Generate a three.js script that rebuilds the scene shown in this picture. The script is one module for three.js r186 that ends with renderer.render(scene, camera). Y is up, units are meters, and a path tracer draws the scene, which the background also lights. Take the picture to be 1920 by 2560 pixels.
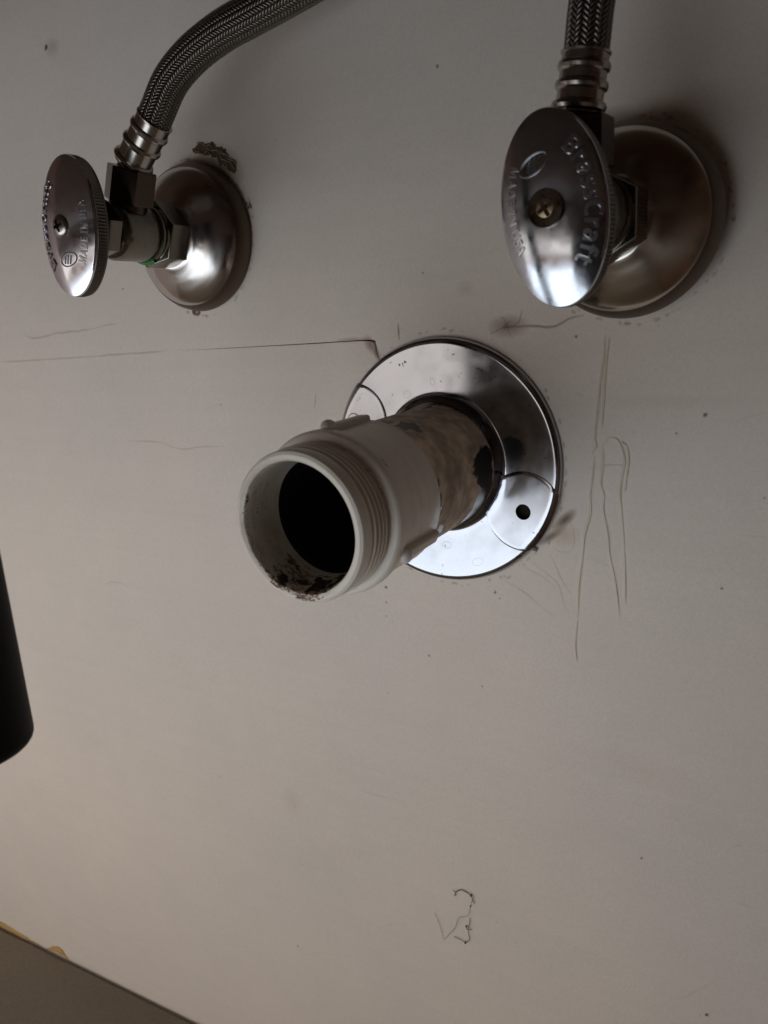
import * as THREE from 'three';
import { mergeGeometries, toCreasedNormals as creased } from 'three/addons/utils/BufferGeometryUtils.js';
import { RoundedBoxGeometry } from 'three/addons/geometries/RoundedBoxGeometry.js';
import { TextGeometry } from 'three/addons/geometries/TextGeometry.js';
import { FontLoader } from 'three/addons/loaders/FontLoader.js';
import { RectAreaLightUniformsLib } from 'three/addons/lights/RectAreaLightUniformsLib.js';
import { Brush, Evaluator, SUBTRACTION } from 'three-bvh-csg';

// ---------------------------------------------------------------- camera
// The back wall of the cabinet is the plane z = 0; the camera hangs 0.2526 m in front of it, at x = y = 0.
const V = (x, y, z) => new THREE.Vector3(x, y, z);
const scene = new THREE.Scene();
const DIST = 0.2526, FOCAL = 1921, CX = 960, CY = 1280;
const camera = new THREE.PerspectiveCamera(2 * Math.atan(CY / FOCAL) * 180 / Math.PI, 0.75, 0.01, 20);
camera.position.set(0, 0, DIST);
const ROLL = 4 * Math.PI / 180;
{
  const fwd = V(-0.4919, -0.2752, -0.826).normalize();
  const right = V(0.859, 0, -0.5117); right.addScaledVector(fwd, -right.dot(fwd)).normalize();
  const turn = new THREE.Matrix4().makeRotationZ(-ROLL);
  fwd.applyMatrix4(turn); right.applyMatrix4(turn);
  const up = right.clone().cross(fwd);
  camera.quaternion.setFromRotationMatrix(new THREE.Matrix4().makeBasis(right, up, fwd.clone().negate()));
}
camera.focus = 0.275;
camera.userData.fStop = 20;
camera.updateMatrixWorld(true);
scene.add(camera);

// ---------------------------------------------------------------- light
const renderer = new THREE.WebGLRenderer({ antialias: true });
renderer.toneMapping = THREE.LinearToneMapping;
renderer.toneMappingExposure = 1.42;
renderer.shadowMap.enabled = true;
scene.background = new THREE.Color().setRGB(0.88, 0.795, 0.72);       // even glow for the unseen room, lighting the wall and chrome
RectAreaLightUniformsLib.init();
const WIN = { at: V(-0.60, -0.57, 0.95), w: 1.6, h: 0.50, look: V(-0.15, -0.1, 0) };
const unseenWindowLight = new THREE.RectAreaLight(new THREE.Color().setRGB(0.90, 0.97, 1.04), 1.4, WIN.w, WIN.h);  // unseen daylight source, placed and sized to light the wall
unseenWindowLight.position.copy(WIN.at); unseenWindowLight.lookAt(WIN.look);
scene.add(unseenWindowLight);

// ---------------------------------------------------------------- helpers
const MM = 0.001, R = (d) => d * Math.PI / 180;
function ray(px, py) { return V((px - CX) / FOCAL, -(py - CY) / FOCAL, -1).applyQuaternion(camera.quaternion); }
function at(px, py, z = 0) { const d = ray(px, py); return camera.position.clone().addScaledVector(d, (z - DIST) / d.z); }   // the point of the plane z on that line of sight
function reach(px, py, from, len) {                                    // the nearer point on that line of sight that lies len from a point
  const d = ray(px, py).normalize(), o = camera.position.clone().sub(from);
  const b = o.dot(d), c = o.lengthSq() - len * len, q = b * b - c;
  return camera.position.clone().addScaledVector(d, q < 0 ? -b : -b - Math.sqrt(q));
}
let seed = 7;
function rnd() { seed = (seed * 1664525 + 1013904223) >>> 0; return seed / 4294967296; }
function toCreasedNormals(g, a) { g.scale(1000, 1000, 1000); g = creased(g, a); g.scale(0.001, 0.001, 0.001); return g; }   // it joins corners closer than a hundredth of a unit
const rr = (a, b) => a + (b - a) * rnd();
function hash(x, y) { let h = (x * 374761393 + y * 668265263) | 0; h = Math.imul(h ^ (h >>> 13), 1274126177); return ((h ^ (h >>> 16)) >>> 0) / 4294967296; }
function vnoise(x, y) {
  const xi = Math.floor(x), yi = Math.floor(y), f = x - xi, g = y - yi, a = f * f * (3 - 2 * f), b = g * g * (3 - 2 * g);
  return (hash(xi, yi) * (1 - a) + hash(xi + 1, yi) * a) * (1 - b) + (hash(xi, yi + 1) * (1 - a) + hash(xi + 1, yi + 1) * a) * b;
}
function fbm(x, y, o = 4) { let s = 0, a = 0.5, t = 0; for (let i = 0; i < o; i++) { s += a * vnoise(x, y); t += a; x = x * 2.03 + 17; y = y * 2.03 + 31; a *= 0.5; } return s / t; }
const sstep = (a, b, x) => { const t = Math.min(1, Math.max(0, (x - a) / (b - a))); return t * t * (3 - 2 * t); };

function dataTex(w, h, f, srgb) {
  const d = new Uint8Array(w * h * 4);
  for (let j = 0; j < h; j++) for (let i = 0; i < w; i++) {
    const c = f(i / w, j / h, i, j), k = (j * w + i) * 4;
    d[k] = Math.max(0, Math.min(255, c[0] * 255)); d[k + 1] = Math.max(0, Math.min(255, c[1] * 255)); d[k + 2] = Math.max(0, Math.min(255, c[2] * 255)); d[k + 3] = 255;
  }
  const t = new THREE.DataTexture(d, w, h, THREE.RGBAFormat);
  t.wrapS = t.wrapT = THREE.RepeatWrapping; t.magFilter = THREE.LinearFilter; t.minFilter = THREE.LinearFilter;
  if (srgb) t.colorSpace = THREE.SRGBColorSpace;
  t.needsUpdate = true; return t;
}
function canvas(w, h) { const c = document.createElement('canvas'); c.width = w; c.height = h; return c; }
function canvasTex(c, srgb) { const t = new THREE.CanvasTexture(c); if (srgb) t.colorSpace = THREE.SRGBColorSpace; t.wrapS = t.wrapT = THREE.RepeatWrapping; return t; }

const used = {};
function numbered(name) { const n = used[name] = (used[name] ?? -1) + 1; return n ? `${name}_${String(n).padStart(3, '0')}` : name; }
function shade(m) { m.castShadow = m.receiveShadow = true; return m; }
function thing(name, label, category, group) {
  const o = new THREE.Group(); o.name = numbered(name); o.userData = { label, category };
  if (group) o.userData.group = group;
  scene.add(o); return o;
}
function part(name, geo, mat, parent, label) {
  const m = shade(new THREE.Mesh(geo, mat)); m.name = name; if (label) m.userData.label = label;
  parent.add(m); return m;
}
function struct(name, geo, mat) {
  const m = shade(new THREE.Mesh(geo, mat)); m.name = name; m.userData = { kind: 'structure' };
  scene.add(m); return m;
}
// a turned shape about +z from [radius, z] in millimetres; u runs round from the top by the left, v along the outline by length
function lathe(pts, segs = 96, crease = 40) {
  const p = pts.map(([r, z]) => new THREE.Vector2(Math.max(r, 0.0001) * MM, z * MM));
  let g = new THREE.LatheGeometry(p, segs, Math.PI, Math.PI * 2);
  const len = [0]; for (let i = 1; i < p.length; i++) len.push(len[i - 1] + p[i].distanceTo(p[i - 1]));
  const uv = g.attributes.uv, n = p.length;
  for (let i = 0; i < uv.count; i++) uv.setY(i, len[i % n] / len[n - 1]);
  g.rotateX(Math.PI / 2);
  g = toCreasedNormals(g, R(crease));
  return g;
}
const arc = (cx, cz, rad, a0, a1, n = 6) => Array.from({ length: n + 1 }, (_, i) => { const a = R(a0 + (a1 - a0) * i / n); return [cx + rad * Math.cos(a), cz + rad * Math.sin(a)]; });
// a six (or more) sided nut from z0 to z1 with chamfered ends, millimetres, about +z
function nut(across, z0, z1, sides = 6, ch = 0.8) {
  const s = new THREE.Shape(), rad = across / 2 / Math.cos(Math.PI / sides) - ch * 0.5;
  for (let i = 0; i < sides; i++) { const a = (i + 0.5) / sides * Math.PI * 2; s[i ? 'lineTo' : 'moveTo'](rad * Math.cos(a), rad * Math.sin(a)); }
  s.closePath();
  let g = new THREE.ExtrudeGeometry(s, { depth: z1 - z0 - 2 * ch, bevelEnabled: true, bevelThickness: ch, bevelSize: ch * 0.5, bevelSegments: 3 });
  g.translate(0, 0, z0 + ch); g.scale(MM, MM, MM);
  return toCreasedNormals(g, R(28));
}
function metal(rgb, rough, extra = {}) { const { c, ...o } = extra; return new THREE.MeshPhysicalMaterial({ color: new THREE.Color().setRGB(...rgb), metalness: 1, roughness: rough, ...o }); }
function matte(rgb, rough = 0.8, extra = {}) { return new THREE.MeshPhysicalMaterial({ color: new THREE.Color().setRGB(...rgb), metalness: 0, roughness: rough, ...extra }); }

// ---------------------------------------------------------------- the back wall
const WX0 = -0.62, WX1 = 0.06, WY0 = -0.56, WY1 = 0.16;                // the painted part of the wall, metres
const WW = 2048, WH = 2048, SXW = WW / (WX1 - WX0), SYW = WH / (WY1 - WY0);
const wc = canvas(WW, WH), wg = wc.getContext('2d');
const bc = canvas(WW, WH), bg = bc.getContext('2d');
const toC = ([px, py]) => { const p = at(px, py); return [(p.x - WX0) * SXW, (WY1 - p.y) * SYW]; };
const PMM = SXW * MM;
{
  const im = wg.createImageData(WW, WH), bm = bg.createImageData(WW, WH);
  for (let j = 0; j < WH; j++) for (let i = 0; i < WW; i++) {
    const k = (j * WW + i) * 4;
    const big = fbm(i / 310 + 3, j / 310 + 9, 4) - 0.5, mid = fbm(i / 46, j / 46, 3) - 0.5, fine = hash(i, j) - 0.5 + 0.8 * (hash(i >> 1, (j >> 1) + 999) - 0.5), streak = fbm(i / 700, j / 9, 3) - 0.5;
    const v = 1 + big * 0.055 + mid * 0.018 + fine * 0.03 + streak * 0.014;
    im.data[k] = 230 * v + big * 4; im.data[k + 1] = 220.5 * v; im.data[k + 2] = 211 * v - big * 6; im.data[k + 3] = 255;
    const b = 128 + mid * 26 + (hash(i >> 1, j >> 1) - 0.5) * 9 + (fbm(i / 9, j / 9, 2) - 0.5) * 18;
    bm.data[k] = bm.data[k + 1] = bm.data[k + 2] = b; bm.data[k + 3] = 255;
  }
  wg.putImageData(im, 0, 0); bg.putImageData(bm, 0, 0);
}
function stroke(ctx, pts, style, mm, jitter = 0) {
  ctx.strokeStyle = style; ctx.lineCap = ctx.lineJoin = 'round';
  const q = new THREE.CatmullRomCurve3(pts.map((p) => { const [x, y] = toC(p); return V(x, y, 0); }), false, 'centripetal');
  const n = Math.max(4, Math.round(q.getLength() / 8)), p = q.getSpacedPoints(n), u = rr(0, 99);
  // one filled ribbon of uneven width
  const edge = (s) => p.map((a, i) => { const b = p[Math.min(n, i + 1)], c = p[Math.max(0, i - 1)], dx = b.x - c.x, dy = b.y - c.y, l = Math.hypot(dx, dy) || 1, w = Math.max(0.3, mm * PMM * 0.5 * (0.35 + 1.3 * vnoise(i * 0.35, u)) * Math.min(1, (Math.min(i, n - i) + 0.5) / 4)), j = (vnoise(i * 0.5, u + 50) - 0.5) * 3 * jitter; return [a.x - dy / l * (s * w + j), a.y + dx / l * (s * w + j)]; });
  const path = [...edge(1), ...edge(-1).reverse()];
  ctx.fillStyle = style; ctx.beginPath(); path.forEach(([x, y], i) => ctx[i ? 'lineTo' : 'moveTo'](x, y)); ctx.closePath(); ctx.fill();
}
function blob(ctx, px, py, mm, style, n = 9, spread = 0.8) {
  const [x, y] = toC([px, py]); ctx.fillStyle = style;
  for (let i = 0; i < n; i++) { ctx.beginPath(); ctx.ellipse(x + rr(-1, 1) * mm * PMM * spread, y + rr(-1, 1) * mm * PMM * spread, mm * PMM * rr(0.2, 0.55), mm * PMM * rr(0.2, 0.55), rr(0, 3), 0, 7); ctx.fill(); }
}
function soft(ctx, px, py, mmx, mmy, rgb, a, turn = 0) {
  const [x, y] = toC([px, py]); ctx.save(); ctx.translate(x, y); ctx.rotate(turn); ctx.scale(mmx * PMM, mmy * PMM);
  const g = ctx.createRadialGradient(0, 0, 0, 0, 0, 1); g.addColorStop(0, `rgba(${rgb},${a})`); g.addColorStop(0.5, `rgba(${rgb},${a * 0.5})`); g.addColorStop(1, `rgba(${rgb},0)`);
  ctx.fillStyle = g; ctx.beginPath(); ctx.arc(0, 0, 1, 0, 7); ctx.fill(); ctx.restore();
}
// runs of clear dried glue under the right-hand valve: [points], each as colour and as a low ridge
const C5 = (pts) => pts.map(([x, y]) => [1200 + x / 2.304, 750 + y / 2.304]);
const runs = [
  C5([[724, 200], [714, 330], [692, 470], [680, 640], [664, 800], [672, 840], [648, 890]]),
  C5([[748, 215], [728, 360], [712, 560], [704, 740]]),
  C5([[664, 900], [650, 1010], [636, 1130], [634, 1230], [602, 1350], [590, 1470], [572, 1650], [560, 1840]]),
  C5([[708, 830], [704, 980], [700, 1060], [716, 1130], [712, 1200], [740, 1350], [745, 1460], [780, 1640], [808, 1840]]),
  C5([[712, 830], [745, 795], [790, 800], [822, 860], [832, 930], [820, 1010], [808, 1100], [820, 1280], [832, 1500], [842, 1760]]),
  C5([[800, 810], [845, 840], [858, 900], [845, 990], [832, 1110]]),
  C5([[560, 1840], [552, 2000], [562, 2080]]),
];
for (const r of runs) { stroke(wg, r, 'rgba(242,234,220,0.16)', 2.4, 0.3); stroke(wg, r, 'rgba(118,98,66,0.12)', 0.9, 0.4); stroke(wg, r, 'rgba(90,74,58,0.13)', 0.25, 0.6); stroke(bg, r, 'rgba(255,255,255,1)', 1.0, 0.4); }
stroke(wg, C5([[712, 955], [770, 950], [822, 948]]), 'rgba(80,65,50,0.35)', 0.25, 0.5);
for (const r of [C5([[215, 1480], [260, 1530], [300, 1560], [360, 1600], [430, 1660]]), C5([[140, 1610], [230, 1670], [330, 1750], [420, 1820]]), C5([[300, 1500], [380, 1570], [450, 1640], [480, 1740], [520, 1810]]), C5([[400, 1470], [440, 1540], [470, 1620], [530, 1690]]), C5([[420, 1430], [470, 1450], [520, 1450], [540, 1370], [520, 1290], [490, 1250]])]) {
  stroke(wg, r, 'rgba(120,94,70,0.2)', 0.45, 1.0); stroke(bg, r, 'rgba(215,215,215,0.8)', 0.6, 0.6);
}
// torn paint by the big plate, the shade of its notch painted in brown
soft(wg, 1412, 1300, 6, 2.2, '70,46,26', 0.85, -0.75); soft(wg, 1380, 1340, 7, 1.6, '60,40,24', 0.7, -0.6); soft(wg, 1410, 1335, 6.5, 5, '196,176,150', 0.55);
blob(wg, 1338, 1370, 1.3, 'rgba(45,30,20,0.85)', 8, 0.7);
// cracks between the plates
for (const r of [C5([[60, 200], [110, 170], [150, 150], [190, 155], [300, 145], [430, 150], [520, 108], [600, 95]]), C5([[150, 150], [145, 110], [125, 95]]), C5([[170, 150], [220, 120], [245, 60]]), C5([[150, 150], [170, 190], [190, 215]])]) { stroke(wg, r, 'rgba(84,62,52,0.45)', 0.5, 1.1); stroke(bg, r, 'rgba(40,40,40,0.9)', 0.6, 0.6); }
soft(wg, 1270, 815, 8, 4, '92,66,58', 0.55); blob(wg, 1264, 812, 1.3, 'rgba(66,42,38,0.16)', 9);
stroke(wg, [[995, 808], [997, 850]], 'rgba(90,76,64,0.6)', 0.8, 0.4); stroke(wg, [[790, 985], [785, 1020]], 'rgba(110,95,80,0.4)', 0.7, 0.6);
soft(wg, 926, 862, 4.5, 2.6, '96,66,40', 0.6, 0.9); soft(wg, 942, 885, 3.5, 1.6, '74,50,30', 0.6, 1.2); soft(wg, 880, 850, 9, 1.2, '120,92,66', 0.4);
// faint scratches left
stroke(wg, [[57, 832], [80, 845], [150, 832], [225, 824], [295, 806]], 'rgba(120,102,86,0.3)', 0.5, 0.6);
stroke(wg, [[0, 905], [160, 896], [300, 886], [420, 877]], 'rgba(120,104,88,0.3)', 0.5, 0.3);
stroke(wg, [[320, 1100], [400, 1106], [450, 1122], [500, 1118], [560, 1115]], 'rgba(130,112,94,0.25)', 0.45, 0.6);
soft(wg, 1660, 1005, 30, 3, '150,134,120', 0.1);
// grime round the two small cover plates and the big one
for (const [px, py, rad] of [[495, 597, 29.4], [1582, 560, 28], [1118, 1154, 45.2]]) {
  const [x, y] = toC([px, py]);
  for (let i = 0; i < 70; i++) { const a = rr(0, 6.28), m = rad + rr(-0.5, 0.5) + (rnd() < 0.1 ? rr(0, 1.8) : 0); wg.fillStyle = `rgba(70,54,40,${rr(0.05, 0.25)})`; wg.beginPath(); wg.ellipse(x + Math.cos(a) * m * PMM, y + Math.sin(a) * m * PMM, rr(0.3, 1.2) * PMM, rr(0.2, 0.6) * PMM, a + 1.57, 0, 7); wg.fill(); }
}
blob(wg, 490, 776, 2.2, 'rgba(58,42,30,0.7)', 14, 1.0); blob(wg, 622, 510, 1.4, 'rgba(58,42,30,0.6)', 8, 1.0); soft(wg, 1530, 300, 9, 4, '70,56,44', 0.4); soft(wg, 560, 410, 12, 7, '90,70,52', 0.55, 0.6);
// specks
for (const [px, py, m] of [[115, 120, 1.7], [1093, 165, 0.6], [1763, 1038, 0.8], [1805, 1471, 0.5], [1073, 1639, 0.55], [1206, 1716, 0.45], [745, 2366, 0.6], [1604, 2146, 0.55], [1766, 2537, 0.9], [965, 1468, 0.8], [966, 1506, 0.45], [966, 1540, 0.45], [552, 1012, 0.4], [307, 722, 0.5], [1238, 1480, 0.7], [1249, 1496, 0.4], [553, 684, 0.4], [1690, 1084, 0.4], [1057, 682, 0.35], [1340, 1300, 0.5], [1440, 843, 0.6]]) blob(wg, px, py, m, 'rgba(70,54,42,0.45)', 7, 0.5);
soft(wg, 730, 2005, 7, 9, '140,124,92', 0.12); soft(wg, 1163, 722, 4, 3, '130,112,100', 0.15); soft(wg, 130, 118, 6, 4, '120,100,80', 0.25);
for (let i = 0; i < 60; i++) { const x = rr(0, WW), y = rr(0, WH); wg.fillStyle = `rgba(80,66,54,${rr(0.12, 0.4)})`; wg.beginPath(); wg.arc(x, y, rr(0.5, 1.5), 0, 7); wg.fill(); }
for (let i = 0; i < 40; i++) soft(wg, rr(-200, 1900), rr(-100, 2500), rr(8, 40), rr(4, 16), rnd() < 0.5 ? '150,128,104' : '206,204,200', rr(0.02, 0.06), rr(-0.4, 0.4));
for (let i = 0; i < 34; i++) { const x = rr(0, 1900), y = rr(650, 2500), a = rr(-0.5, 0.5), l = rr(20, 110); stroke(wg, [[x, y], [x + l * 0.5, y + l * a * 0.5 + rr(-6, 6)], [x + l, y + l * a]], `rgba(${rnd() < 0.5 ? '236,232,224' : '140,124,108'},${rr(0.08, 0.2)})`, rr(0.3, 0.8), 0.8); }
const wallMap = canvasTex(wc, true), wallBump = canvasTex(bc, false);
for (const t of [wallMap, wallBump]) { t.repeat.set(1 / (WX1 - WX0), 1 / (WY1 - WY0)); t.offset.set(-WX0 / (WX1 - WX0), -WY0 / (WY1 - WY0)); t.wrapS = t.wrapT = THREE.MirroredRepeatWrapping; }
const wallMat = new THREE.MeshPhysicalMaterial({ map: wallMap, bumpMap: wallBump, bumpScale: 0.0002, roughness: 0.52 });
{
  const s = new THREE.Shape([[-0.93, -0.62], [0.09, -0.62], [0.09, 0.26], [-0.93, 0.26]].map(([x, y]) => new THREE.Vector2(x, y)));
  const hole = (pts) => { const h = new THREE.Path(pts.map(([x, y]) => { const p = at(x, y); return new THREE.Vector2(p.x, p.y); })); s.holes.push(h); };
  // the seam of the cut-out round the drain: a hairline that opens towards its corner
  hole([[430, 877], [560, 870.5], [700, 862.6], [800, 856.5], [880, 851.5], [905, 849.5], [925, 849], [938, 851], [942, 866], [944, 880], [950, 902], [943, 891], [939, 880], [937, 868], [933, 858], [924, 853.5], [904, 852.5], [880, 853.5], [800, 859], [700, 864.3], [560, 871.6]]);
  const g = new THREE.ExtrudeGeometry(s, { depth: 0.004, bevelEnabled: false });
  g.translate(0, 0, -0.004);
  const wall = struct('wall', g, wallMat);
  // the glue and paint runs stand a little proud
  const proud = new THREE.MeshPhysicalMaterial({ color: new THREE.Color().setRGB(0.70, 0.63, 0.52), roughness: 0.4 });
  for (const r of runs) {
    const q = r.map(([x, y]) => at(x + rr(-2, 2), y)), c = new THREE.CatmullRomCurve3(q, false, 'centripetal');
    const tg = new THREE.TubeGeometry(c, 90, 0.42 * MM, 8, false), tp = tg.attributes.position;
    for (let i = 0; i < tp.count; i++) { const k = Math.floor(i / 9), e = Math.min(1, Math.min(k, 90 - k) / 6); tp.setZ(i, tp.getZ(i) * 0.55 * e * (0.5 + 0.9 * vnoise(k * 0.4, r[0][0])) - 0.05 * MM); }
    tg.computeVertexNormals(); part('paint_run', tg, proud, wall);
  }
  const back = new THREE.BoxGeometry(1.02, 0.88, 0.01); back.translate(-0.42, -0.18, -0.0102);
  struct('wall_backing', back, matte([0.10, 0.06, 0.035], 0.9));
}

// ---------------------------------------------------------------- the floor, and unseen cabinet parts placed for shade and reflections
const wood = dataTex(512, 512, (u, v) => { const g = fbm(u * 5, v * 60, 4), q = fbm(u * 3 + 7, v * 3, 3); const s = 0.75 + 0.5 * (g - 0.5) + 0.3 * (q - 0.5); return [0.50 * s, 0.36 * s, 0.27 * s]; }, true);
const woodMat = new THREE.MeshPhysicalMaterial({ map: wood, roughness: 0.55 });
const floorMap = dataTex(512, 512, (u, v, i, j) => { const q = fbm(u * 6, v * 6, 4) - 0.5, f = hash(i, j) - 0.5; const s = 1 + 0.22 * q + 0.08 * f; return [0.50 * s, 0.46 * s, 0.40 * s]; }, true);
{
  const a = at(0, 2312), b = at(510, 2562);
  const ang = Math.atan2(b.y - a.y, b.x - a.x);
  const g = new RoundedBoxGeometry(1.3, 0.018, 0.5, 2, 0.0015); g.translate(0.18, -0.009, 0.251);
  const f = struct('floor', g, new THREE.MeshPhysicalMaterial({ map: floorMap, roughness: 0.6 }));
  f.position.set(a.x, a.y, 0.0012); f.rotation.z = ang;
  const side = new THREE.BoxGeometry(0.018, 0.9, 0.5); side.translate(0.10, -0.17, 0.25); struct('unseen_cabinet_side', side, woodMat);  // out of view on the right, darkens that side and the chrome
  const top = new THREE.BoxGeometry(1.03, 0.03, 0.5); top.translate(-0.415, 0.215, 0.25); struct('unseen_cabinet_top', top, woodMat);  // unseen lid over the frame, keeps light off the top
  const side2 = new THREE.BoxGeometry(0.018, 0.9, 0.47); side2.translate(-0.93, -0.17, 0.236); struct('unseen_cabinet_side_001', side2, matte([0.68, 0.60, 0.58], 0.5));  // out of view, pale so that the left handle reflects it
  const rail = new THREE.BoxGeometry(0.75, 0.21, 0.02); rail.translate(-0.255, 0.105, 0.511); struct('unseen_cabinet_rail', rail, woodMat);  // unseen front rail, set low to shade the upper wall
  const stile = new THREE.BoxGeometry(0.13, 0.6, 0.02); stile.translate(0.055, -0.302, 0.511); struct('unseen_cabinet_stile', stile, woodMat);  // unseen upright, cuts light coming from the right
  const room = new THREE.BoxGeometry(6, 0.02, 4); room.translate(-0.5, -0.85, 2.5); struct('unseen_room_floor', room, woodMat);  // floor out of view, holds back light from below
  const bowl = new RoundedBoxGeometry(0.62, 0.20, 0.31, 4, 0.03); bowl.translate(-0.11, 0.157, 0.306); const bowl2 = new RoundedBoxGeometry(0.72, 0.24, 0.22, 4, 0.03); bowl2.translate(-0.27, 0.118, 0.385);  // unseen sink, boxes shaped to darken the upper wall
  const shadeBlock3 = new RoundedBoxGeometry(0.20, 0.36, 0.20, 4, 0.03); shadeBlock3.translate(0.01, 0.06, 0.385); struct('unseen_sink_bowl', mergeGeometries([bowl, bowl2]), matte([0.18, 0.13, 0.105], 0.6)); struct('unseen_shade_block', shadeBlock3, matte([0.10, 0.105, 0.12], 0.6));  // last block is out of view, placed to darken the upper right wall
}
{
  const w = thing('window', 'daylit opening out of view in front of the cabinet, lighting wall and chrome', 'window');
  w.position.copy(unseenWindowLight.position); w.quaternion.copy(unseenWindowLight.quaternion); w.rotateY(Math.PI);   // a light shines along its own -z, the pane looks along +z
  const gl = new THREE.PlaneGeometry(WIN.w, WIN.h); gl.translate(0, 0, -0.01);  // pane out of view, goes with the unseen daylight source
  part('pane', gl, new THREE.MeshStandardMaterial({ color: 0x222222, emissive: new THREE.Color().setRGB(0.9, 0.96, 1), emissiveIntensity: 0.25 }), w);
  const fr = [];
  for (const s of [-1, 1]) { const v = new THREE.BoxGeometry(0.05, WIN.h + 0.1, 0.05); v.translate(s * (WIN.w / 2 + 0.025), 0, 0); fr.push(v); const h = new THREE.BoxGeometry(WIN.w - 0.002, 0.05, 0.05); h.translate(0, s * (WIN.h / 2 + 0.025), 0); fr.push(h); }
  part('unseen_window_frame', mergeGeometries(fr), matte([0.7, 0.7, 0.7], 0.5), w);
}

// ---------------------------------------------------------------- metals and plastics
const smudge = dataTex(256, 256, (u, v, i, j) => { const q = fbm(u * 9, v * 9, 4); const s = 0.55 + 0.9 * (q - 0.3); return [1, Math.max(0.25, Math.min(1, s)), 1]; });
const satin = metal([0.55, 0.525, 0.51], 0.28, { roughnessMap: smudge });
const handleChrome = metal([0.66, 0.665, 0.72], 0.24, { roughnessMap: smudge });
const handleBright = metal([0.56, 0.59, 0.65], 0.25, { roughnessMap: smudge });
const dirtyChrome = metal([0.19, 0.175, 0.145], 0.34, { roughnessMap: smudge });
const darkBrass = metal([0.09, 0.066, 0.05], 0.38, { roughnessMap: smudge });
const rimMetal = metal([0.16, 0.14, 0.12], 0.42);
const screwBrass = metal([0.36, 0.28, 0.18], 0.42), screwSteel = metal([0.42, 0.40, 0.38], 0.25);
const ferruleMat = metal([0.42, 0.39, 0.36], 0.24);
const tarnish = metal([0.15, 0.115, 0.09], 0.45);
const green = matte([0.02, 0.22, 0.045], 0.45);

// ---------------------------------------------------------------- shut-off valves
const font = await new FontLoader().loadAsync('fonts/droid/droid_sans_bold.typeface.json');
const HA = 13.6, HB = 23.2, HT = 5.8, HD = 3.5;                         // handle: half width, half length, rim, dome (mm)
const domeZ = (x, y) => { const s = Math.hypot(x / HA, y / HB); return HT + HD * (1 - Math.pow(Math.min(1, s), 2.3)); };
function handleFace() {
  const N = 96, M = 22, pos = [], idx = [];
  for (let j = 0; j <= M; j++) for (let i = 0; i < N; i++) {
    const s = j / M, a = i / N * Math.PI * 2; let x = HA * s * Math.cos(a), y = HB * s * Math.sin(a);
    pos.push(x * MM, y * MM, domeZ(x, y) * MM);
  }
  for (let i = 0; i < N; i++) { const a = i / N * Math.PI * 2; pos.push(1.012 * HA * Math.cos(a) * MM, 1.008 * HB * Math.sin(a) * MM, (HT - 0.7) * MM); }
  for (let j = 0; j <= M; j++) for (let i = 0; i < N; i++) { const p = j * N + i, q = j * N + (i + 1) % N, r = p + N, t = q + N; idx.push(p, r, t, p, t, q); }
  const g = new THREE.BufferGeometry(); g.setAttribute('position', new THREE.Float32BufferAttribute(pos, 3)); g.setIndex(idx);
  const uv = []; for (let i = 0; i < pos.length; i += 3) uv.push(pos[i] * 40, pos[i + 1] * 40);
  g.setAttribute('uv', new THREE.Float32BufferAttribute(uv, 2));
  return toCreasedNormals(g, R(50));
}
function handleRim() {
  const N = 264, rows = [[0.78, 0.2], [0.97, 0], [1.0, 0.5], [1.0, 1.2], [0.985, 1.5], ['k', 1.6], ['k', HT - 0.9], [0.99, HT - 0.7], [0.9, HT - 0.5]], pos = [], idx = [];
  for (const [s, z] of rows) for (let i = 0; i < N; i++) {
    const a = i / N * Math.PI * 2, nx = Math.cos(a), ny = Math.sin(a), k = s === 'k' ? (i % 2 ? 0.28 : -0.22) : 0, q = s === 'k' ? 1 : s;
    pos.push((HA * q * nx + k * nx) * MM, (HB * q * ny + k * ny) * MM, z * MM);
  }
  for (let j = 0; j < rows.length - 1; j++) for (let i = 0; i < N; i++) { const p = j * N + i, q = j * N + (i + 1) % N; idx.push(p, q, q + N, p, q + N, p + N); }
  const c = rows.length * N; pos.push(0, 0, 0.2 * MM);
  for (let i = 0; i < N; i++) idx.push(c, (i + 1) % N, i);
  const g = new THREE.BufferGeometry(); g.setAttribute('position', new THREE.Float32BufferAttribute(pos, 3)); g.setIndex(idx);
  return toCreasedNormals(g, R(30));
}
// raised lettering bent along an oval on the domed face
function rim2(text, size, depth, scale, side, centre, lift = 0.0) {
  const g = new TextGeometry(text, { font, size, depth, curveSegments: 3, bevelEnabled: false });
  g.computeBoundingBox(); const w = g.boundingBox.max.x;
  const ax = HA * scale, by = HB * scale, tab = [];
  // walk the right-hand (side 1) or left-hand (side -1) arc downwards from the top end
  let len = 0, px, py;
  for (let i = 0; i <= 400; i++) { const t = Math.PI * (0.5 - i / 400), x = side * ax * Math.cos(t), y = by * Math.sin(t); if (i) len += Math.hypot(x - px, y - py); tab.push([len, x, y]); px = x; py = y; }
  const mid = len * centre;
  const p = g.attributes.position;
  for (let i = 0; i < p.count; i++) {
    const along = mid - w / 2 + p.getX(i);
    let k = 1; while (k < tab.length - 1 && tab[k][0] < along) k++;
    const a = tab[k - 1], b = tab[k], f = (along - a[0]) / (b[0] - a[0] || 1), dx = b[1] - a[1], dy = b[2] - a[2], l = Math.hypot(dx, dy);
    const y0 = p.getY(i), x = a[1] + dx * f - dy / l * y0, y = a[2] + dy * f + dx / l * y0;
    p.setXYZ(i, x * MM, y * MM, (domeZ(x, y) + p.getZ(i) - 0.06 + lift) * MM);
  }
  g.computeVertexNormals(); return g;
}
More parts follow.
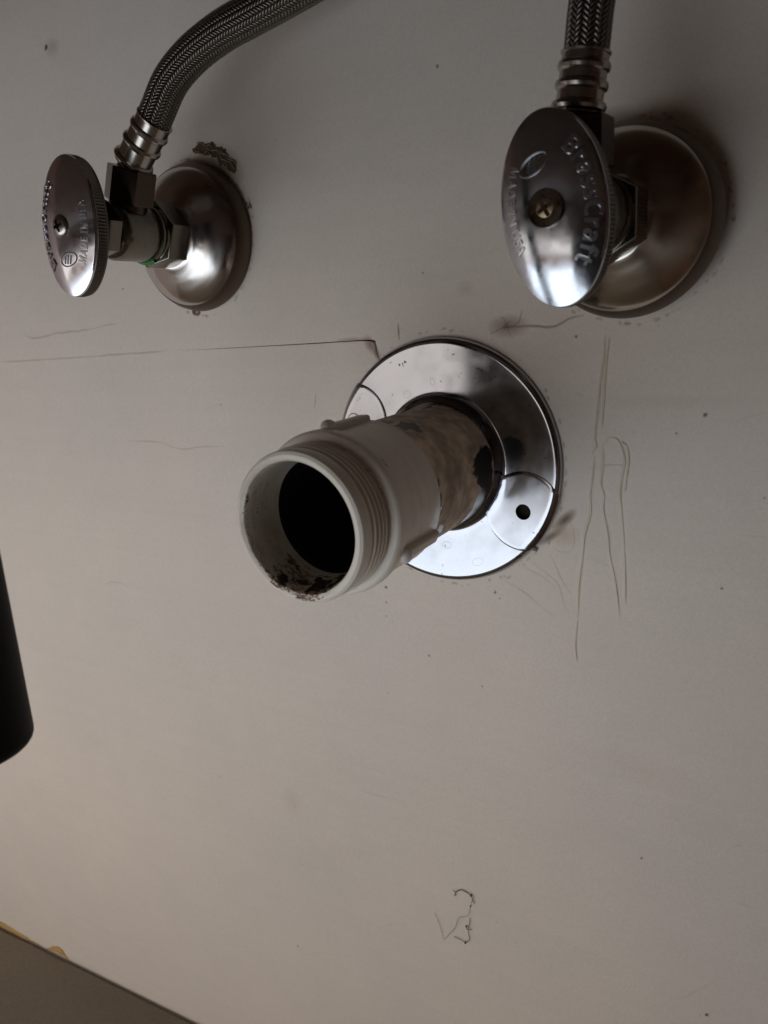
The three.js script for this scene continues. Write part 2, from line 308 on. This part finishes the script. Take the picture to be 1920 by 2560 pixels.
function badge() {                                                     // the slanted oval mark beside the screw
  const out = [];
  const wrap = (g) => { const p = g.attributes.position; for (let i = 0; i < p.count; i++) { const x = p.getX(i) * 0.85 - 2.2, y = p.getY(i) * 0.85 + 10.8; p.setXYZ(i, x * MM, y * MM, (domeZ(x, y) + p.getZ(i)) * MM); } g.computeVertexNormals(); out.push(g); };
  const oval = new THREE.CatmullRomCurve3(Array.from({ length: 20 }, (_, i) => { const a = i / 20 * Math.PI * 2, x = 4.6 * Math.cos(a), y = 2.5 * Math.sin(a); return V(x * 0.94 - y * 0.34, y * 0.94 + x * 0.34, 0.05); }), true);
  wrap(new THREE.TubeGeometry(oval, 60, 0.26, 6, true));
  for (const d of [-1.3, 0.2, 1.6]) wrap(new THREE.TubeGeometry(new THREE.LineCurve3(V(d - 0.5, -1.6, 0.05), V(d + 0.7, 1.8, 0.05)), 6, 0.3, 6, false));
  return mergeGeometries(out.map((g) => g.toNonIndexed()));
}
function screwHead() {
  const ev = new Evaluator(); ev.useGroups = false;
  const head = lathe([[0, 2.0], [1.2, 1.93], [2.4, 1.65], [3.3, 1.15], [3.85, 0.5], [3.95, 0], [3.9, -0.8], [0, -0.8]], 48, 45);
  let a = new Brush(head); a.updateMatrixWorld();
  for (const turn of [0.35, 0.35 + Math.PI / 2]) {
    const bx = new THREE.BoxGeometry(4.2 * MM, 1.05 * MM, 3.2 * MM); const b = new Brush(bx); b.position.set(0, 0, 2.0 * MM); b.rotation.z = turn; b.updateMatrixWorld();
    a = ev.evaluate(a, b, SUBTRACTION); a.updateMatrixWorld();
  }
  return a.geometry;
}
const plateDome = lathe([[26.9, 6.9], [26.4, 7.6], [25.2, 8.9], [23.4, 10.3], [20.6, 12.2], [17.8, 13.7], [15.4, 14.9], [13.6, 15.9], [12.6, 16.6], [11.6, 16.9], [10.4, 16.9], [10.3, 12]], 128, 55);
const plateRim = lathe([[13.2, 1], [28.3, 0.2], ...arc(28.2, 1.2, 1.1, -80, 20, 4), [29.1, 2.4], [28.8, 3.6], [28.3, 4.9], [27.7, 6.1], [27.0, 7.0], [26.6, 6.9]], 128, 45);
const faceShape = handleFace(), rimShape = handleRim(), screwShape = screwHead();
const wordsBrand = rim2('BrassCraft', 4.0, 0.5, 0.66, 1, 0.50), wordsMade = rim2('MADE IN USA', 2.5, 0.3, 0.82, -1, 0.46), badgeShape = badge();
function valve(cfg) {
  const base = at(cfg.base[0], cfg.base[1]), tip = reach(cfg.tip[0], cfg.tip[1], base, cfg.len * MM);
  const z = tip.clone().sub(base).normalize(), y = V(Math.sin(R(-cfg.lean)), Math.cos(R(cfg.lean)), 0); y.addScaledVector(z, -y.dot(z)).normalize();
  const t = thing('shutoff_valve', cfg.label, 'valve');
  t.position.copy(base); t.position.z += 0.0003;
  t.quaternion.setFromRotationMatrix(new THREE.Matrix4().makeBasis(y.clone().cross(z), y, z));
  const flat = new THREE.Quaternion().copy(t.quaternion).invert();
  const e = part('cover_plate', plateDome, cfg.plate, t); if (cfg.tilt) e.scale.set(0.95, 0.95, 1); part('plate_rim', plateRim, tarnish, e); if (!cfg.tilt) e.quaternion.copy(flat); else t.position.z += 0.004;   // the left one sits square on the wall
  part('pipe', lathe([[7.5, -6], [7.5, 48], [0, 48]], 32), darkBrass, t);
  part('compression_nut', nut(22, 16.2, 26.5), cfg.nut, t);
  part('collar', lathe([[8, 26], [10.2, 26.2], [10.7, 26.8], [10.7, 27.6], [9.6, 28.0], [9.6, 28.5], [10.7, 28.9], [10.7, 29.7], [10.2, 30.2], [8, 30.4]], 48, 35), dirtyChrome, t);
  if (cfg.green) { const g = new THREE.TorusGeometry(10.6 * MM, 1.0 * MM, 10, 40, R(105)); g.rotateZ(R(205)); g.translate(0, 0, 29.2 * MM); part('green_deposit', g, green, t); }
  const body = lathe([[8, 30.2], [9.6, 30.4], [10.3, 31.2], [10.5, 33], [10.5, 44.5], [10.1, 46.2], [9.2, 47.4], [7.5, 48.3]], 64, 35); part('valve_body', body, cfg.body, t);
  part('stem', lathe([[4.5, 48], [4.5, 60], [0, 60]], 24), darkBrass, t);
  part('packing_nut', nut(18, 48.7, 55), cfg.nut, t);
  // outlet upwards out of the body
  const up = (g, dist) => { g.rotateX(-Math.PI / 2); g.translate(0, 0, 39 * MM); return g; };
  part('outlet', up(lathe([[7.0, 6], [7.0, 16], [0, 16]], 32)), darkBrass, t);
  part('outlet_nut', up(nut(15.5, 10.5, 22.5)), cfg.outlet, t);
  // handle
  const h = new THREE.Group(); h.name = 'handle'; h.position.set(0, 0, (cfg.len - 6.5) * MM); h.rotation.z = R(cfg.turn); t.add(h);
  part('rim', rimShape, rimMetal, h); part('face', faceShape, cfg.face, h);
  part('screw', screwShape, cfg.screw, h).position.z = (HT + HD - 0.5) * MM;
  part('lettering', wordsBrand, cfg.words, h); part('lettering', wordsMade, cfg.words, h); part('emblem', badgeShape, cfg.words, h);
  t.updateMatrixWorld(true);
  return t;
}
const leftValve = valve({ base: [495, 597], tip: [170, 567], len: 65, lean: -20, turn: 180 + 13, plate: satin, nut: dirtyChrome, body: dirtyChrome, outlet: darkBrass, face: handleChrome, screw: screwSteel, words: metal([0.42, 0.41, 0.44], 0.3), green: true,
  label: 'chrome shut-off valve at upper left, oval handle reading MADE IN USA, green deposit' });
const rightValve = valve({ base: [1578, 560], tip: [1393, 527], len: 56, tilt: true, lean: 0, turn: 8, plate: metal([0.58, 0.55, 0.49], 0.26, { roughnessMap: smudge }), nut: dirtyChrome, body: dirtyChrome, outlet: darkBrass, face: handleBright, screw: screwBrass, words: metal([0.62, 0.64, 0.67], 0.3), green: false,
  label: 'chrome shut-off valve at upper right, bright oval handle with a brown screw' });

// ---------------------------------------------------------------- braided supply hoses
const braid = (u, v) => {                                               // one tile: a row of strokes leaning one way beside a row leaning the other
  const half = u < 0.5 ? 0 : 1, x = (u * 2) % 1, lean = half ? -1 : 1;
  const s = (v * 3 + lean * x * 1.0 + half * 0.5 + 8) % 1, wire = Math.abs(Math.sin(s * Math.PI)), edge = Math.sin(x * Math.PI);
  return Math.pow(wire, 0.7) * Math.pow(edge, 0.45);
};
const braidBump = dataTex(128, 192, (u, v) => { const h = braid(u, v); return [h, h, h]; });
const braidMap = dataTex(128, 192, (u, v) => { const h = braid(u, v), s = 0.33 + 0.33 * sstep(0.1, 0.8, h); return [s, s * 0.97, s * 0.93]; }, true);
function hose(label, pts, rad, ferrule0, ferrule1, aside) {
  const t = thing('braided_hose', label, 'supply hose', 'braided supply hoses');
  const base = ferrule0; t.position.copy(base);
  const loc = [ferrule1.clone().lerp(ferrule0, 0.15), ...pts].map((p) => p.clone().sub(base));
  const curve = new THREE.CatmullRomCurve3(loc, false, 'centripetal'), len = curve.getLength();
  const g = new THREE.TubeGeometry(curve, 260, rad * MM, 48, false);
  const bm = braidBump.clone(), cm = braidMap.clone(); for (const q of [bm, cm]) { q.repeat.set(len / (4.2 * MM), 9); q.needsUpdate = true; }
  // tube uv: x along, y round; turn the tile so that its rows run along the hose
  const uv = g.attributes.uv; for (let i = 0; i < uv.count; i++) { const x = uv.getX(i), y = uv.getY(i); uv.setXY(i, y, x); }
  for (const q of [bm, cm]) q.repeat.set(11, len / (3.7 * MM));
  part('braid', g, metal([0.62, 0.60, 0.57], 0.36, { map: cm, bumpMap: bm, bumpScale: 0.0004 }), t);
  const d = ferrule1.clone().sub(ferrule0), L = d.length() / MM, q = rad + 0.75;
  const ring = (c, w, h) => [[q - 0.5, c - w], [q - 0.5 + h * 0.75, c - w * 0.62], [q - 0.5 + h, c], [q - 0.5 + h * 0.75, c + w * 0.62], [q - 0.5, c + w]];
  const fg = lathe([[5, -0.8], [q - 0.4, -0.8], ...ring(0.9, 1.3, 1.15), ...ring(L * 0.42, 1.25, 0.85), ...ring(L * 0.74, 1.25, 0.75), [q - 0.5, L - 0.9], [q - 0.2, L - 0.7], [q - 0.1, L - 0.2], [q - 0.4, L], [rad - 0.2, L]], 64, 24);
  const f = part('crimp_sleeve', fg, ferruleMat, t);
  f.quaternion.setFromUnitVectors(V(0, 0, 1), d.clone().normalize());
  part('hose_nipple', lathe([[4.5, -6], [4.5, 2]], 24), darkBrass, t).quaternion.copy(f.quaternion);
  return t;
}
{
  const l2w = (v, x, y, z) => V(x * MM, y * MM, z * MM).applyMatrix4(v.matrixWorld);
  const f0 = l2w(leftValve, 0, 24.5, 39), z0 = f0.z;
  hose('braided steel hose bending right, rising from the upper left valve', [at(398, 268, z0), at(427, 203, z0), at(476, 142, z0), at(550, 82, z0), at(632, 35, z0), at(694, 0, z0), at(800, -62, z0), at(900, -125, z0)], 6.0, f0, at(388, 297, z0));
  const g0 = l2w(rightValve, 0, 24.5, 39), z1 = g0.z;
  hose('braided steel hose going straight up from the upper right valve', [at(1469, 100, z1), at(1475, 40, z1), at(1488, -40, z1), at(1520, -140, z1)], 5.6, g0, at(1466, 128, z1));
}

// ---------------------------------------------------------------- drain plate (split flange)
const FL = at(1118, 1154);
const plateZ = (r) => 2.2 + 0.45 * Math.pow(Math.max(0, r - 25) / 18, 1.6) + 2.0 * Math.exp(-(r - 23.4) / 0.7) - 0.2 * Math.max(0, r - 42.6) ** 2;
const pitMap = (() => {
  const c = canvas(2048, 512), g = c.getContext('2d'); g.fillStyle = 'rgb(250,250,252)'; g.fillRect(0, 0, 2048, 512);
  for (let i = 0; i < 230; i++) { const u = rr(0, 2048), v = rr(20, 480), s = rnd() < 0.12 ? rr(2, 5) : rr(0.8, 2.2); g.fillStyle = `rgba(${rnd() < 0.5 ? '96,72,48' : '120,116,112'},${rr(0.2, 0.6)})`; g.beginPath(); g.ellipse(u, v, s * 1.8, s * rr(0.7, 1.4), rr(0, 3), 0, 7); g.fill(); }
  for (let i = 0; i < 24; i++) { g.strokeStyle = `rgba(110,106,104,${rr(0.15, 0.45)})`; g.lineWidth = rr(0.8, 2); g.beginPath(); g.ellipse(rr(0, 2048), rr(30, 470), rr(6, 20), rr(4, 12), 0, 0, 7); g.stroke(); }
  for (const [u, v, s] of [[1060, 400, 9], [1075, 380, 6], [1100, 410, 7], [1135, 400, 5], [1010, 420, 6], [1260, 300, 6], [120, 250, 7], [1900, 240, 5]]) { g.fillStyle = 'rgba(74,54,36,0.7)'; for (let k = 0; k < 7; k++) { g.beginPath(); g.ellipse(u + rr(-s, s) * 2, v + rr(-s, s), rr(1, s * 0.7), rr(1, s * 0.5), rr(0, 3), 0, 7); g.fill(); } }
  return canvasTex(c, true);
})();
const pitRough = dataTex(512, 256, (u, v, i, j) => { const q = fbm(u * 40, v * 14, 4), s = 0.55 + 0.8 * Math.max(0, q - 0.40) + 0.25 * (hash(i, j) > 0.985); return [1, Math.min(1, s), 1]; });
const flangeMat = metal([0.42, 0.43, 0.455], 0.2, { map: pitMap, roughnessMap: pitRough });
const LOBES = [{ px: [1305, 1278], hole: true }, { px: [888, 1052], hole: false }];
{
  const t = thing('drain_cover_plate', 'round shiny chrome plate on the wall round the drain pipe', 'cover plate');
  t.position.copy(at(1110, 1155)); t.position.z = 0.0002; t.scale.set(1.014, 1.016, 1);
  const prof = [[22.7, 0.3], [44.2, 0.1], ...arc(44.4, 0.7, 0.6, -80, 40, 4)];
  for (const r of [44.3, 44, 43.6, 43.2, 42.8, 42.4, 42, 41.6, 41, 40, 37, 34, 31, 29.5, 28.5, 27.7, 27, 26.4, 25.9, 25.4, 25, 24.6, 24.3]) prof.push([r, plateZ(r) + 0.02]);
  prof.push([23.8, 5.4], [23.5, 6.6], [23.4, 8.2], [22.9, 8.6], [22.7, 8.4], [22.7, 0.3]);
  const ev = new Evaluator(); ev.useGroups = false;
  const lobes = LOBES.map((l) => { const p = at(l.px[0], l.px[1], 0.003).sub(t.position); const m = Math.hypot(p.x, p.y); l.a = Math.atan2(p.y, p.x); l.d = m / MM; return l; });
  let b = new Brush(lathe(prof, 160, 45)); b.updateMatrixWorld();
  for (const l of lobes) if (l.hole) { const c = new THREE.CylinderGeometry(2.9 * MM, 2.9 * MM, 0.03, 32); c.rotateX(Math.PI / 2); const k = new Brush(c); k.position.set(Math.cos(l.a) * l.d * MM, Math.sin(l.a) * l.d * MM, 0); k.updateMatrixWorld(); b = ev.evaluate(b, k, SUBTRACTION); b.updateMatrixWorld(); }
  part('plate', b.geometry, flangeMat, t);
  for (const l of lobes) {
    // a rounded tab of the other half lying on top, following the plate, cut off at the rim
    const N = 72, M = 16, pos = [], idx = [], uv = [], R1 = 14.2, H = l.hole ? 2.75 : 0.01;
    const put = (q, a, dz) => {
      let x = l.d * Math.cos(l.a) + q * Math.cos(a), y = l.d * Math.sin(l.a) + q * Math.sin(a), r = Math.hypot(x, y);
      const rc = Math.min(45.2, Math.max(24.6, r)); x *= rc / r; y *= rc / r;
      pos.push(x * MM, y * MM, (plateZ(Math.min(44, rc)) + dz - (rc > 44 ? (rc - 44) * 0.9 : 0)) * MM);
      uv.push(((Math.PI / 2 + Math.atan2(y, x)) / 6.2832 + 1) % 1, 0.3 + (44 - rc) / 44);
    };
    for (let i = 0; i < N; i++) put(H, i / N * 6.28318, -0.3);
    for (let j = 0; j <= M; j++) for (let i = 0; i < N; i++) put(H + 0.05 + (R1 - H) * j / M, i / N * 6.28318, 0.55 - (j === M ? 0.18 : 0));
    for (let i = 0; i < N; i++) put(R1 + 0.12, i / N * 6.28318, -0.5);
    for (let j = 0; j < M + 2; j++) for (let i = 0; i < N; i++) { const p = j * N + i, q = j * N + (i + 1) % N; idx.push(p, p + N, q + N, p, q + N, q); }
    const g = new THREE.BufferGeometry(); g.setAttribute('position', new THREE.Float32BufferAttribute(pos, 3)); g.setAttribute('uv', new THREE.Float32BufferAttribute(uv, 2)); g.setIndex(idx);
    part('hinge_tab', toCreasedNormals(g, R(35)), flangeMat, t);
    if (l.hole) { const d = new THREE.CylinderGeometry(3.4 * MM, 3.4 * MM, 0.3 * MM, 24); d.rotateX(Math.PI / 2); d.translate(Math.cos(l.a) * l.d * MM, Math.sin(l.a) * l.d * MM, 0.45 * MM); part('hole_shade_disc', d, matte([0.012, 0.008, 0.006], 0.9), t); }  // black disc on the wall paints the shade inside the hole
    else { const d = new THREE.TorusGeometry(2.6 * MM, 0.22 * MM, 8, 32); d.translate(Math.cos(l.a) * l.d * MM, Math.sin(l.a) * l.d * MM, (plateZ(l.d) + 0.6) * MM); part('rivet_ring', d, metal([0.4, 0.36, 0.32], 0.3), t); }
  }
}

// ---------------------------------------------------------------- drain pipe with its white threaded end
{
  const t = thing('drain_pipe', 'drain pipe stub with a white threaded plastic end, open towards the viewer', 'drain pipe');
  t.position.copy(FL);
  const tip = at(738, 1324, 0.0924), z = tip.clone().sub(FL).normalize(), y = V(0, 1, 0).addScaledVector(z, -z.y).normalize();
  t.quaternion.setFromRotationMatrix(new THREE.Matrix4().makeBasis(y.clone().cross(z), y, z));
  // metal stub smeared with dried plaster
  const TW = 1024, TH = 512;
  const cover = (u, v) => { const q = fbm(u * 9, v * 3.2, 5), w = fbm(u * 30 + 9, v * 12, 3); return sstep(0.42, 0.445, q + 0.10 * (w - 0.5) + 0.03 - 0.20 * sstep(0.2, 0.1, v) - 0.10 * sstep(0.62, 0.78, v)); };
  const pMap = dataTex(TW, TH, (u, v) => { const c = cover(u, v), n = fbm(u * 22, v * 9, 4), m = fbm(u * 60, v * 26, 3); const k = 0.95 + 0.6 * (n - 0.5) + 0.3 * (m - 0.5); return [0.86 * k * c + 0.46 * (1 - c), 0.79 * k * c + 0.44 * (1 - c), 0.71 * k * c + 0.42 * (1 - c)]; }, true);
  const pMR = dataTex(TW, TH, (u, v) => { const c = cover(u, v); return [1, 0.30 + 0.35 * c, 1 - 0.92 * c]; });
  const pB = dataTex(TW, TH, (u, v) => { const c = cover(u, v), h = c * 0.35 + 0.65 * Math.abs(2 * fbm(u * 14, v * 5, 4) - 1) * c; return [h, h, h]; });
  part('metal_stub', lathe([[22.3, -4], [22.3, 8], [22.3, 20], [22.3, 35], [22.3, 53], [20.2, 53]], 128), new THREE.MeshPhysicalMaterial({ map: pMap, roughnessMap: pMR, metalnessMap: pMR, roughness: 1, metalness: 1, bumpMap: pB, bumpScale: 0.0012 }), t);
  // plastic end: colour by where it is along the outline, soiled inside and under the mouth
  const prof = [];
  prof.push([17.6, 77.5], [17.9, 78.5], [18.5, 85], [18.7, 90.6], [19.1, 91.6], [19.8, 92.0], [20.8, 92.0], [21.6, 91.5], [21.9, 90.6], [21.9, 87.6], [21.3, 87.2]);
  for (let i = 0; i < 4; i++) { const b = 86.6 - i * 1.9; prof.push([21.2, b + 0.15], [22.2, b - 0.4], [22.2, b - 0.7], [21.2, b - 1.25]); }
  prof.push([21.2, 78.2], [23.2, 77.6], ...arc(23.2, 76.1, 1.5, 80, 0, 5), [24.7, 73.6], ...arc(23.8, 73.2, 0.6, 0, -70, 3), [23.7, 72.2], [23.7, 60], [23.9, 52.2], [23.6, 51.5], [22.6, 51.4], [22.2, 52.6]);
  const plen = [0]; for (let i = 1; i < prof.length; i++) plen.push(plen[i - 1] + Math.hypot(prof[i][0] - prof[i - 1][0], prof[i][1] - prof[i - 1][1]));
  const PL = plen.at(-1), vMouth = plen[5] / PL;
  const c = canvas(1024, 1024), g = c.getContext('2d'); g.fillStyle = 'rgb(245,240,229)'; g.fillRect(0, 0, 1024, 1024);
  const yOf = (v) => (1 - v) * 1024;
  for (let i = 0; i < 700; i++) { g.fillStyle = `rgba(${rnd() < 0.5 ? '196,180,154' : '240,238,232'},${rr(0.03, 0.12)})`; g.beginPath(); g.ellipse(rr(0, 1024), rr(0, 1024), rr(10, 70), rr(6, 26), 0, 0, 7); g.fill(); }
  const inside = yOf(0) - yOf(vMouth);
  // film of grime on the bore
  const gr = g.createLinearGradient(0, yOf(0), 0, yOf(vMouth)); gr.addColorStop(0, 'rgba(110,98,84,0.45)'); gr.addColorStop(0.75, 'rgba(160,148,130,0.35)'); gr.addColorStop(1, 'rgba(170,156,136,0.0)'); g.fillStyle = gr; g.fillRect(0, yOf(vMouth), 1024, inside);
  const goo = (u, v, s, col, n = 10) => { g.fillStyle = col; for (let k = 0; k < n; k++) { g.beginPath(); g.ellipse(u * 1024 + rr(-1, 1) * s * 1.8, yOf(v) + rr(-1, 1) * s, s * rr(0.25, 0.8), s * rr(0.15, 0.5), rr(-0.5, 0.5), 0, 7); g.fill(); } };
  for (let i = 0; i < 60; i++) goo(rr(0.38, 0.58), rr(0.1, 0.9) * vMouth, rr(5, 16), `rgba(${rnd() < 0.5 ? '52,34,22' : '84,60,40'},${rr(0.25, 0.75)})`, 7);
  for (let i = 0; i < 26; i++) goo(rr(0.39, 0.55), vMouth * rr(0.9, 1.06), rr(5, 11), `rgba(${rnd() < 0.6 ? '48,28,18' : '110,66,44'},${rr(0.4, 0.9)})`, 7);
  for (let i = 0; i < 40; i++) goo(rr(0.15, 0.4), rr(0.2, 0.98) * vMouth, rr(2, 5), `rgba(60,46,32,${rr(0.3, 0.8)})`, 3);
  for (let i = 0; i < 30; i++) goo(rr(0.2, 0.36), vMouth * rr(0.86, 0.96), rr(2, 5), `rgba(84,70,46,${rr(0.3, 0.6)})`, 4);
  goo(0.40, vMouth * 0.3, 12, 'rgba(46,32,22,0.8)', 14); for (let i = 0; i < 30; i++) goo(rr(0.16, 0.62), rr(0.05, 0.95) * vMouth, rr(14, 40), 'rgba(104,84,58,0.07)', 6); goo(0.19, vMouth * 0.9, 7, 'rgba(40,28,20,0.9)', 9);
  // yellow-brown run of old sealant under the threads, dirt in the groove
  for (let i = 0; i < 22; i++) goo(rr(0.48, 0.56), rr(0.30, 0.60), rr(3, 9), `rgba(150,116,56,${rr(0.15, 0.5)})`, 6);
  for (let i = 0; i < 60; i++) goo(rr(0, 1), plen.find((_, k) => prof[k][1] === 78.2) / PL + rr(-0.012, 0.012), rr(2, 7), `rgba(112,84,56,${rr(0.1, 0.4)})`, 4);
  for (const u of [0.11, 0.64, 0.86]) goo(u, 0.62, 5, 'rgba(96,76,56,0.7)', 8);
  const plastic = new THREE.MeshPhysicalMaterial({ map: canvasTex(c, true), roughness: 0.3 });
  part('threaded_end', lathe(prof, 160, 32), plastic, t);
  const litTip = matte([0.86, 0.84, 0.79], 0.3), shadedRib = matte([0.72, 0.66, 0.56], 0.4);  // same plastic: tips painted pale as if catching light, ribs darker as shaded
  for (const a of [92, -28, 212]) {
    const rb = new RoundedBoxGeometry(4.4 * MM, 3.0 * MM, 20 * MM, 3, 1.1 * MM); rb.translate(0, 24.1 * MM, 61.8 * MM); rb.rotateZ(R(a - 90));
    const q = part('rib', rb, shadedRib, t);
    const nb = new THREE.SphereGeometry(2.3 * MM, 20, 14); nb.scale(1.0, 0.8, 1.0); nb.translate(0, 25.2 * MM, 71.6 * MM); nb.rotateZ(R(a - 90)); part('rib_tip', nb, litTip, q);
  }
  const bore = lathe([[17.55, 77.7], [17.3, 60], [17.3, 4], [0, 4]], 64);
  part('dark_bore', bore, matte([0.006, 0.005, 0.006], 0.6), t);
  // sludge lying in the bottom of the mouth
  const sl = [];
  for (let i = 0; i < 26; i++) { const a = R(-90 + rr(-34, 26)), zz = rr(66, 90.5), s = new THREE.IcosahedronGeometry(1, 2), p = s.attributes.position; for (let k = 0; k < p.count; k++) { const n = 0.75 + 0.5 * hash(Math.round(p.getX(k) * 50) + i * 31, Math.round(p.getY(k) * 50) + Math.round(p.getZ(k) * 50) * 7); p.setXYZ(k, p.getX(k) * n, p.getY(k) * n, p.getZ(k) * n); } s.scale(rr(0.9, 2.6) * MM, rr(0.3, 0.7) * MM, rr(1.0, 3.0) * MM); s.translate(0, -18.4 * MM, zz * MM); s.rotateZ(a + Math.PI / 2); s.computeVertexNormals(); sl.push(s); }
  part('sludge', mergeGeometries(sl), matte([0.035, 0.02, 0.013], 0.5), t, 'dark brown sludge in the bottom of the mouth');
}

// ---------------------------------------------------------------- black tube at the left edge
{
  const t = thing('black_tube', 'black plastic tube hanging at the left edge, its rounded lower end in view', 'tube');
  const rad = 15, p = at(-80, 1880, 0.165);
  t.position.copy(p); t.rotation.z = R(4); t.rotation.x = R(-2);
  const g = lathe([[0, -1], ...arc(rad - 3.5, 2.5, 3.5, -90, 0, 6), [rad, 30], [rad, 178], [0, 178]], 96, 40); g.rotateX(-Math.PI / 2);
  const blk = matte([0.008, 0.007, 0.007], 0.65, { specularIntensity: 0.35 });
  part('tube_body', g, blk, t);
}

// ---------------------------------------------------------------- small things on the wall
{
  // strands of dust low on the wall
  const Z = 0.0006, C7 = (a) => a.map(([x, y]) => at(1000 + x / 5.53, 2150 + y / 5.53, Z * rr(0.6, 1.6)));
  const t = thing('dust_strand', 'curled grey thread of dust low on the wall, right of centre', 'dust thread'); const o = C7([[850, 760]])[0]; t.position.copy(o);
  const dust = matte([0.06, 0.052, 0.045], 0.95);
  const strands = [[[730, 415], [765, 450], [760, 490]], [[765, 450], [800, 425], [850, 415], [900, 435], [960, 475], [990, 510], [1010, 570], [1035, 605]], [[985, 560], [985, 620], [970, 660], [955, 740], [935, 772], [880, 790], [830, 790], [790, 850], [765, 935], [690, 1015], [640, 1070], [605, 1100], [580, 1010], [550, 900], [510, 790], [480, 730]], [[965, 800], [960, 880], [940, 960], [950, 1030], [960, 1100], [900, 1140], [860, 1115]], [[905, 910], [930, 960], [990, 965]], [[860, 1110], [800, 1085], [750, 1060]]];
  strands.forEach((s, i) => { const q = C7(s).map((p) => p.sub(o)); part('strand', new THREE.TubeGeometry(new THREE.CatmullRomCurve3(q), 40, (i === 2 ? 0.07 : i === 1 ? 0.17 : 0.12) * MM, 6, false), dust, t); });
  for (const [x, y, s] of [[980, 490, 0.45], [760, 485, 0.3], [970, 640, 0.3], [915, 920, 0.42], [900, 1145, 0.45]]) { const p = C7([[x, y]])[0].sub(o); const k = new THREE.IcosahedronGeometry(s * MM, 1); k.scale(1, 1.5, 0.6); k.translate(p.x, p.y, p.z); part('fluff', k, dust, t); }
}
{
  // crumbled strip behind the left cover plate
  const t = thing('crumbled_caulk', 'ragged brown strip of crumbled caulk above the left valve plate', 'caulk'); const o = at(535, 395); t.position.copy(o);
  const curve = new THREE.CatmullRomCurve3([[482, 376], [505, 372], [530, 378], [556, 392], [576, 412], [590, 430]].map(([x, y]) => at(x, y).sub(o)));
  const N = 60, pos = [], idx = [];
  for (let i = 0; i <= N; i++) {
    const f = i / N, p = curve.getPoint(f), d = curve.getTangent(f), nx = -d.y, ny = d.x, w = Math.sin(Math.PI * (0.08 + 0.84 * f)) * 2.6;
    const a = (w * (0.25 + 1.0 * vnoise(i * 0.22, 3) + 0.5 * vnoise(i * 0.9, 13))) * MM, b = -(w * (0.2 + 0.9 * vnoise(i * 0.19, 8) + 0.5 * vnoise(i * 0.8, 18))) * MM;
    for (const [e, h] of [[a, 0.05], [a * 0.9, 0.3], [a * 0.35, 0.15 + 0.25 * vnoise(i * 0.8, 20)], [b * 0.3, 0.12], [b * 0.85, 0.1 + 0.2 * vnoise(i * 0.9, 30)], [b, 0.05]]) pos.push(p.x + nx * e, p.y + ny * e, h * MM);
  }
  for (let i = 0; i < N; i++) for (let j = 0; j < 5; j++) { const p = i * 6 + j; idx.push(p, p + 1, p + 7, p, p + 7, p + 6); }
  const dg = new THREE.BufferGeometry(); dg.setAttribute('position', new THREE.Float32BufferAttribute(pos, 3)); dg.setIndex(idx); dg.computeVertexNormals();
  const ridges = [];
  for (const [off, f0, f1] of [[1.5, 0.12, 0.62], [0.4, 0.3, 0.95], [-0.9, 0.05, 0.4], [1.9, 0.55, 0.92], [-1.3, 0.6, 0.9]]) {
    const pts = []; for (let i = 0; i <= 14; i++) { const f = f0 + (f1 - f0) * i / 14, p = curve.getPoint(f), d = curve.getTangent(f), e = (off + (vnoise(i * 0.45, off * 7) - 0.5) * 2.2) * MM; pts.push(V(p.x - d.y * e, p.y + d.x * e, (0.3 + 0.25 * vnoise(i, off)) * MM)); }
    const tg = new THREE.TubeGeometry(new THREE.CatmullRomCurve3(pts), 50, rr(0.16, 0.3) * MM, 6, false); ridges.push(tg);
  }
  part('caulk_edge', mergeGeometries(ridges), matte([0.30, 0.235, 0.165], 0.95), t); part('dark_gap', dg, matte([0.12, 0.082, 0.055], 0.95), t);
}
{
  // old yellow glue squeezed out along the corner of wall and floor
  const t = thing('glue_bead', 'yellowed glue squeezed out along the floor corner at lower left', 'glue'); const o = at(60, 2330); t.position.copy(o);
  const gl = matte([0.52, 0.33, 0.10], 0.5);
  for (const pts of [[[-30, 2292, 1.2], [10, 2313, 1.6], [45, 2333, 1.5], [80, 2353, 0.9], [110, 2368, 0.3]], [[118, 2372, 0.3], [135, 2371, 1.2], [148, 2374, 2.2], [158, 2383, 1.2], [172, 2398, 0.3]]]) {
    const lumps = [];
    for (let i = 0; i < pts.length - 1; i++) for (let k = 0; k < 5; k++) { const f = k / 5, q = at(pts[i][0] + (pts[i + 1][0] - pts[i][0]) * f, pts[i][1] + (pts[i + 1][1] - pts[i][1]) * f).sub(o), r = (pts[i][2] + (pts[i + 1][2] - pts[i][2]) * f) * rr(0.7, 1.1) * 1.4; const s = new THREE.SphereGeometry(r * MM, 12, 8); s.scale(1.5, 1, 0.5); s.translate(q.x, q.y, 0.3 * MM); lumps.push(s); }
    part('glue_smear', mergeGeometries(lumps), gl, t);
  }
}
renderer.render(scene, camera);
